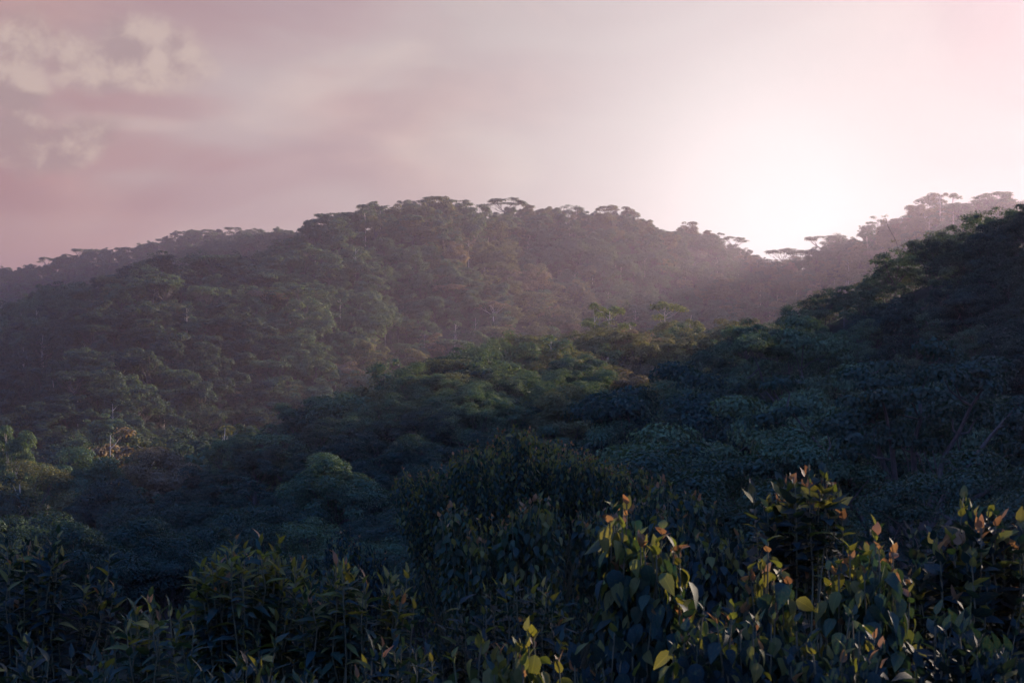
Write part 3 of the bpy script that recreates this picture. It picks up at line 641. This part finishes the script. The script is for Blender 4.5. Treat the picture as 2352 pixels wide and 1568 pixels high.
# ------------------------------------------------------------------ foreground shrubs with real leaves
def leaf_template(wid, curl, cup, tipx=1.0, seed=0):
    """one blade along +Y, unit length, normal +Z, folded along the midrib and arched"""
    rs = np.random.RandomState(seed)
    t = np.array([0.0, 0.12, 0.32, 0.58, 0.82, 1.0]); w = np.array([0.0, 0.62, 1.0, 0.86, 0.42, 0.0]) * wid
    V, F = [], []; rows = []
    for i, (a, b) in enumerate(zip(t, w)):
        y = a; z = -curl * a * a; tw = rs.normal(0, 0.05)
        if i in (0, len(t) - 1): rows.append([len(V)]); V.append((rs.normal(0, 0.02), y, z))
        else:
            rows.append([len(V), len(V) + 1, len(V) + 2])
            V += [(-b, y - 0.02, z + cup * b + tw * b), (0, y, z), (b, y - 0.02, z + cup * b - tw * b)]
    for r0, r1 in zip(rows[:-1], rows[1:]):
        if len(r0) == 1: F += [(r0[0], r1[1], r1[0]), (r0[0], r1[2], r1[1])]
        elif len(r1) == 1: F += [(r0[0], r0[1], r1[0]), (r0[1], r0[2], r1[0])]
        else:
            for q in (0, 1): F += [(r0[q], r0[q + 1], r1[q + 1]), (r0[q], r1[q + 1], r1[q])]
    return np.array(V), np.array(F)
TEMPL = {'lance': [leaf_template(0.17, 0.32, 0.45, seed=1), leaf_template(0.19, 0.5, 0.3, seed=2), leaf_template(0.16, 0.15, 0.5, seed=3)],
         'ovate': [leaf_template(0.29, 0.18, 0.25, seed=4), leaf_template(0.27, 0.35, 0.35, seed=5), leaf_template(0.31, 0.05, 0.2, seed=6)],
         'heart': [leaf_template(0.31, 0.35, 0.25, seed=7), leaf_template(0.35, 0.55, 0.32, seed=8), leaf_template(0.26, 0.15, 0.45, seed=9)]}
LMESH = {}
def leaf_mesh(t, v, mt):
    if (t, v, mt) not in LMESH: LMESH[(t, v, mt)] = mesh_from('leaf', TEMPL[t][v][0], [TEMPL[t][v][1]], [MAT[mt]], True)
    return LMESH[(t, v, mt)]
def shrub(px, top, Yd, wpx, style, leaf, label, n=60, seed=1, templ='lance', main='leaf', tip=0.6, yellow=0.1, parts=200, depth=1.0, lens=0.55, drop=0.6, name='shrub', peaks=(), face=0.55):
    """shoots rise from one root and carry spirals of leaves; the leaves that show largest are objects of their own"""
    rs = np.random.RandomState(seed); x0 = U(px) * Yd; zb = gz(x0, Yd); R = wpx / 2 / FPX * Yd
    zt = EYE + (HOR - top) / FPX * Yd
    root = link(name, None, None, (x0, Yd, zb)); root.empty_display_size = 0.3
    hgt_ = zt - zb
    st = Geo(); LV = []
    pk = [((p - px) / FPX * Yd, EYE + (HOR - t_) / FPX * Yd - zb) for p, t_ in peaks]
    knots = [(math.cos(a) * q * R, math.sin(a) * q * R * depth, rs.normal(-0.03, 0.05) * hgt_ ** 0.5) for a, q in zip(rs.uniform(0, 6.28, max(5, n // 22)), np.sqrt(rs.rand(max(5, n // 22))))]
    for k in range(n):
        f = rs.rand()
        if k < len(pk): tx, tz = pk[k]; ty = rs.uniform(-0.1, 0.1) * R
        else:
            a = rs.uniform(0, 6.28); rho = math.sqrt(rs.rand()); tx, ty = math.cos(a) * rho * R, math.sin(a) * rho * R * depth
            kx, ky, kz = min(knots, key=lambda q: (q[0] - tx) ** 2 + (q[1] - ty) ** 2); tx, ty = tx * 0.74 + kx * 0.26, ty * 0.74 + ky * 0.26; rho = min(1.0, math.hypot(tx / R, ty / (R * depth)))
            env = hgt_ - drop * rho * rho * min(R, 1.6) - abs(rs.normal(0, 0.10 if R < 1.5 else 0.17)) * hgt_ ** 0.5
            if pk: env = max([env - 0.30] + [pz - abs(tx - qx) * (0.35 if R > 1.5 else 0.7) - (0.06 if R < 1.5 else 0.22) * rs.rand() for qx, pz in pk if abs(tx - qx) < 0.5 * R])
            env += kz + (0.10 * rs.rand() if rs.rand() < 0.10 else 0.0)
            tz = env * (1 - face * rs.rand() ** 1.5 * (1 if f < 0.55 else 0))
        tipp = np.array([tx, ty, max(tz, 0.25)])
        b0 = np.array([tx * 0.15 + rs.normal(0, 0.05), ty * 0.15, -0.1])
        mid = np.array([tx * 0.25, ty * 0.25, 0.12 * hgt_]) * rs.uniform(0.6, 1.1)
        P = curve(b0, tipp, mid * 0.35, 9, rs, 0.012 * hgt_ ** 0.5)
        st.tube(P, np.linspace(0.011, 0.0035, 9) * (leaf / 0.12) ** 0.5, 4)
        seg = np.linalg.norm(np.diff(P, axis=0), axis=1); tot = seg.sum(); cum_ = np.concatenate([[0], np.cumsum(seg)])
        L = min(tot * 0.9, lens * 1.5 * rs.uniform(0.7, 1.3)); m_ = max(5, int(L / (leaf * 0.24)))
        ph = rs.uniform(0, 6.28)
        for q in range(m_):
            s_ = tot - L * (q / m_) ** 1.0
            p = np.array([I(s_, cum_, P[:, c]) for c in range(3)]); dd = norm(np.array([I(min(s_ + 0.05, tot), cum_, P[:, c]) - I(max(s_ - 0.05, 0), cum_, P[:, c]) for c in range(3)]) + np.array([0, 0, 0.02]))
            ph += 2.4; u_ = norm(np.cross(dd, (0.3, 0.9, 0.2))); w_ = np.cross(dd, u_); radial = math.cos(ph) * u_ + math.sin(ph) * w_
            young = q < 3 and rs.rand() < tip * 0.4
            if q < 3: phi = rs.uniform(0.15, 0.5); ln = leaf * rs.uniform(0.45, 0.75)
            else: phi = min(1.35, 0.55 + 0.08 * q) * rs.uniform(0.8, 1.2); ln = leaf * rs.uniform(0.55, 1.2)
            if style == 'hang' and q >= 3:
                A = norm(radial * rs.uniform(0.2, 1.1) + np.array([0, 0, -1.0]) + rs.normal(0, 0.28, 3)); N = norm(radial + np.array([0, 0, 0.35]) + rs.normal(0, 0.35, 3)); p = p + radial * ln * 0.35 + np.array([0, 0, 0.05 * ln])
            else:
                A = norm(math.cos(phi) * dd + math.sin(phi) * radial + rs.normal(0, 0.20, 3)); N = norm(math.sin(phi) * dd - math.cos(phi) * radial + rs.normal(0, 0.35, 3))
            mt = 'leaf_young' if young else 'leaf_yellow' if rs.rand() < (yellow * 2.2 if q < 7 else yellow * 0.5) else main
            LV.append((p, A, N, ln, rs.randint(3), mt))
    o = link('stems', st.mesh('stems', [MAT['stem']], True), root)
    # rank by how large a leaf shows: towards the viewer, near the outside
    score = []
    for p, A, N, ln, v, mt in LV:
        wy = Yd + p[1]; sx = px + p[0] / wy * FPX; sy = HOR - (zb + p[2] - EYE) / wy * FPX
        score.append((1.0 if 0 < sx < W and sy < H + 10 else 0.05) * ln / wy * (1.3 - 0.5 * p[1] / max(R * depth, 0.1)) * (0.6 + p[2] / hgt_) * (1.8 if mt in ('leaf_young', 'leaf_yellow') else 1))
    od = np.argsort(-np.array(score)); rest = {}
    for r_, i in enumerate(od):
        p, A, N, ln, v, mt = LV[i]; B = np.cross(A, N); B = B / np.linalg.norm(B); N = np.cross(B, A)
        if r_ < parts:
            o = link('young_leaf' if mt == 'leaf_young' else 'leaf', leaf_mesh(templ, v, mt), root)
            M3 = np.stack([B * ln, A * ln, N * ln], 1)
            o.matrix_basis = Matrix([[*M3[0], p[0]], [*M3[1], p[1]], [*M3[2], p[2]], [0, 0, 0, 1]])
        else:
            TV, TF = TEMPL[templ][v]
            rest.setdefault(mt, Geo()).add(p + ln * (TV[:, :1] * B + TV[:, 1:2] * A + TV[:, 2:] * N), TF)
    if rest:
        allg = Geo(); fm = []; ms = list(rest)
        for q, mt in enumerate(ms):
            allg.add(rest[mt].verts(), rest[mt].faces()[0]); fm += [q] * len(rest[mt].faces()[0])
        o = link('foliage', mesh_from('foliage', allg.verts(), allg.faces(), [MAT[q] for q in ms], True, fm), root); o['kind'] = 'stuff'
    return tag(root, label, 'shrub', 'shrubs in the foreground')

# the bushy little tree in the middle and the bushes behind the front row
shrub(1210, 988, 25, 640, 'hang', 0.10, 'wide bushy shrub tree with small drooping leaves in the middle of the picture', 600, 101, 'ovate', 'leaf', 0.9, 0.30, 300, 0.8, 0.75, 1.0, peaks=((1200, 990), (1120, 1020), (1290, 1010), (1350, 1035), (960, 1095), (900, 1120), (1040, 1075), (1430, 1070), (1490, 1095)), name='shrub_tree', face=0.55)
shrub(800, 1195, 24, 280, 'hang', 0.095, 'dark small-leaved bush left below the bushy shrub tree', 130, 102, 'ovate', 'leaf_dark', 0.3, 0.06, 160, 0.8, 0.7, 0.8, face=0.6)
shrub(1150, 1160, 15, 330, 'hang', 0.105, 'drooping yellow-tipped bush in front of the bushy shrub tree, left', 110, 103, 'ovate', 'leaf', 0.6, 0.22, 220, 0.8, 0.6, 0.7, peaks=((1035, 1160), (1070, 1170), (1130, 1185), (1240, 1150)), face=0.6)
shrub(1480, 1100, 15.5, 420, 'hang', 0.105, 'drooping bush with reddish tips right of the bushy shrub tree', 150, 104, 'ovate', 'leaf', 0.7, 0.18, 240, 0.8, 0.6, 0.7, peaks=((1525, 1102), (1490, 1115), (1590, 1135), (1400, 1140), (1330, 1160)), face=0.6)
shrub(1720, 1180, 14, 260, 'hang', 0.13, 'drooping bush below the dark trees right of the middle', 80, 105, 'ovate', 'leaf_dark', 0.4, 0.12, 160, 0.8, 0.6, 0.7, face=0.6)
shrub(2060, 1190, 13, 300, 'arch', 0.13, 'dark bush at the foot of the forked tree', 90, 106, 'ovate', 'leaf_dark', 0.2, 0.05, 160, 0.8, 0.6, 0.7, face=0.6)
# left front
shrub(90, 1225, 10.5, 400, 'arch', 0.135, 'long-leaved shrub at the left edge', 85, 110, 'lance', 'leaf_dark', 0.25, 0.14, 240, 0.8, 0.55, 0.8, peaks=((135, 1225), (90, 1245), (20, 1235), (255, 1270)))
shrub(590, 1235, 9.6, 420, 'arch', 0.14, 'long-leaved shrub with upright light shoots left of the middle', 110, 111, 'lance', 'leaf', 0.22, 0.30, 290, 0.8, 0.55, 0.7, peaks=((540, 1240), (600, 1236), (640, 1240), (500, 1290), (470, 1330)))
shrub(800, 1280, 9.2, 330, 'arch', 0.135, 'long-leaved shrub right of the upright light shoots', 80, 112, 'lance', 'leaf', 0.22, 0.22, 240, 0.8, 0.5, 0.7, peaks=((775, 1280), (800, 1290), (935, 1318), (900, 1335)))
shrub(400, 1370, 8.4, 380, 'arch', 0.135, 'low long-leaved shrub at lower left', 85, 113, 'lance', 'leaf', 0.15, 0.16, 240, 0.8, 0.5, 0.7, peaks=((345, 1370), (310, 1390)))
shrub(120, 1420, 7.6, 420, 'arch', 0.13, 'dark shrub in the lower left corner', 70, 114, 'lance', 'leaf_dark', 0.05, 0.05, 160, 0.8, 0.5, 0.6)
shrub(640, 1430, 7.4, 460, 'arch', 0.13, 'dark shrub along the bottom edge left of the middle', 80, 115, 'lance', 'leaf_dark', 0.08, 0.06, 180, 0.8, 0.5, 0.6)
shrub(900, 1440, 7.2, 260, 'arch', 0.13, 'small dark shrub at the bottom left of the orange-tipped leaves', 45, 116, 'lance', 'leaf_dark', 0.15, 0.08, 140, 0.8, 0.5, 0.6)
shrub(1180, 1300, 9.5, 380, 'arch', 0.125, 'dark twiggy shrub in the lower middle', 95, 117, 'lance', 'leaf_dark', 0.15, 0.08, 220, 0.8, 0.5, 0.7)
# right front
shrub(1180, 1455, 5.9, 250, 'hang', 0.10, 'orange-tipped broad-leaved sprigs at the bottom middle', 26, 120, 'ovate', 'leaf', 0.9, 0.40, 180, 0.7, 0.4, 0.4, peaks=((1210, 1450), (1105, 1475), (1225, 1462), (1150, 1490), (1040, 1510), (1285, 1520)))
shrub(1480, 1190, 6.8, 230, 'hang', 0.115, 'tall shrub with large hanging leaves and orange tips right of the middle', 40, 121, 'heart', 'leaf', 0.8, 0.30, 240, 0.8, 0.75, 0.6, peaks=((1430, 1190), (1523, 1215), (1400, 1200), (1560, 1270), (1480, 1260)), face=0.6)
shrub(1765, 1245, 6.9, 220, 'hang', 0.105, 'broad-leaved shrub with single large leaf and orange tip below the dark slope', 38, 122, 'heart', 'leaf', 0.7, 0.26, 220, 0.8, 0.7, 0.6, peaks=((1765, 1245), (1720, 1310), (1810, 1330)), face=0.6)
shrub(1840, 1095, 9.8, 260, 'arch', 0.135, 'tall shrub with bare pale stems and orange leaf tips right of the middle', 46, 123, 'ovate', 'leaf_dark', 0.7, 0.16, 220, 0.8, 0.45, 0.7, peaks=((1860, 1098), (1850, 1100), (1795, 1110), (1930, 1120), (1730, 1125)), face=0.35)
shrub(1990, 1212, 6.8, 250, 'hang', 0.105, 'shrub with a large orange pair of leaves on top, right', 42, 124, 'heart', 'leaf', 0.75, 0.24, 230, 0.8, 0.7, 0.6, peaks=((2012, 1212), (1950, 1260), (1930, 1300), (2050, 1270)), face=0.6)
shrub(2230, 1190, 8.0, 340, 'arch', 0.14, 'arching leafy shrub at the right edge', 75, 125, 'ovate', 'leaf_dark', 0.45, 0.12, 260, 0.8, 0.5, 0.6, peaks=((2235, 1188), (2290, 1195), (2340, 1200), (2140, 1225), (2180, 1240)))
shrub(1640, 1370, 6.0, 330, 'hang', 0.10, 'dark broad-leaved shrub at the bottom right of the middle', 50, 126, 'heart', 'leaf_dark', 0.5, 0.12, 220, 0.8, 0.6, 0.5, face=0.6)
shrub(1930, 1370, 6.0, 330, 'hang', 0.10, 'dark broad-leaved shrub along the bottom edge at right', 50, 127, 'heart', 'leaf_dark', 0.35, 0.08, 200, 0.8, 0.6, 0.5, face=0.6)
shrub(2230, 1370, 6.2, 360, 'arch', 0.13, 'dark shrub in the lower right corner', 60, 128, 'ovate', 'leaf_dark', 0.1, 0.03, 180, 0.8, 0.5, 0.5, face=0.6)
shrub(1400, 1390, 6.6, 240, 'hang', 0.13, 'dark shrub with thin bare twigs beside the large hanging leaves', 34, 129, 'ovate', 'leaf_dark', 0.3, 0.08, 160, 0.8, 0.5, 0.5, face=0.6)

# ------------------------------------------------------------------ the hazy air
zlo, zhi = float(gv[:, 2].min()) - 1.0, float(gv[:, 2].max()) + 18.0
Lx = 5200.0
hv = np.array([(sx * Lx, sy * Lx, z_) for z_ in (zlo, zhi) for sx, sy in ((-1, -1), (1, -1), (1, 1), (-1, 1))])
hf = np.array([(3, 2, 1, 0), (4, 5, 6, 7), (0, 1, 5, 4), (1, 2, 6, 5), (2, 3, 7, 6), (3, 0, 4, 7)])
m, g, out = material('haze')
pv = g.new('ShaderNodeVolumePrincipled')
pv.inputs['Color'].default_value = (0.87, 0.75, 1.0, 1); pv.inputs['Density'].default_value = 0.000115; pv.inputs['Anisotropy'].default_value = 0.76
g.put(out.inputs['Volume'], pv.outputs[0])
haze = link('haze', mesh_from('haze', hv, [hf], [m]))
tag(haze, 'pale pink haze hanging in the valley and over the hills', kind='stuff')
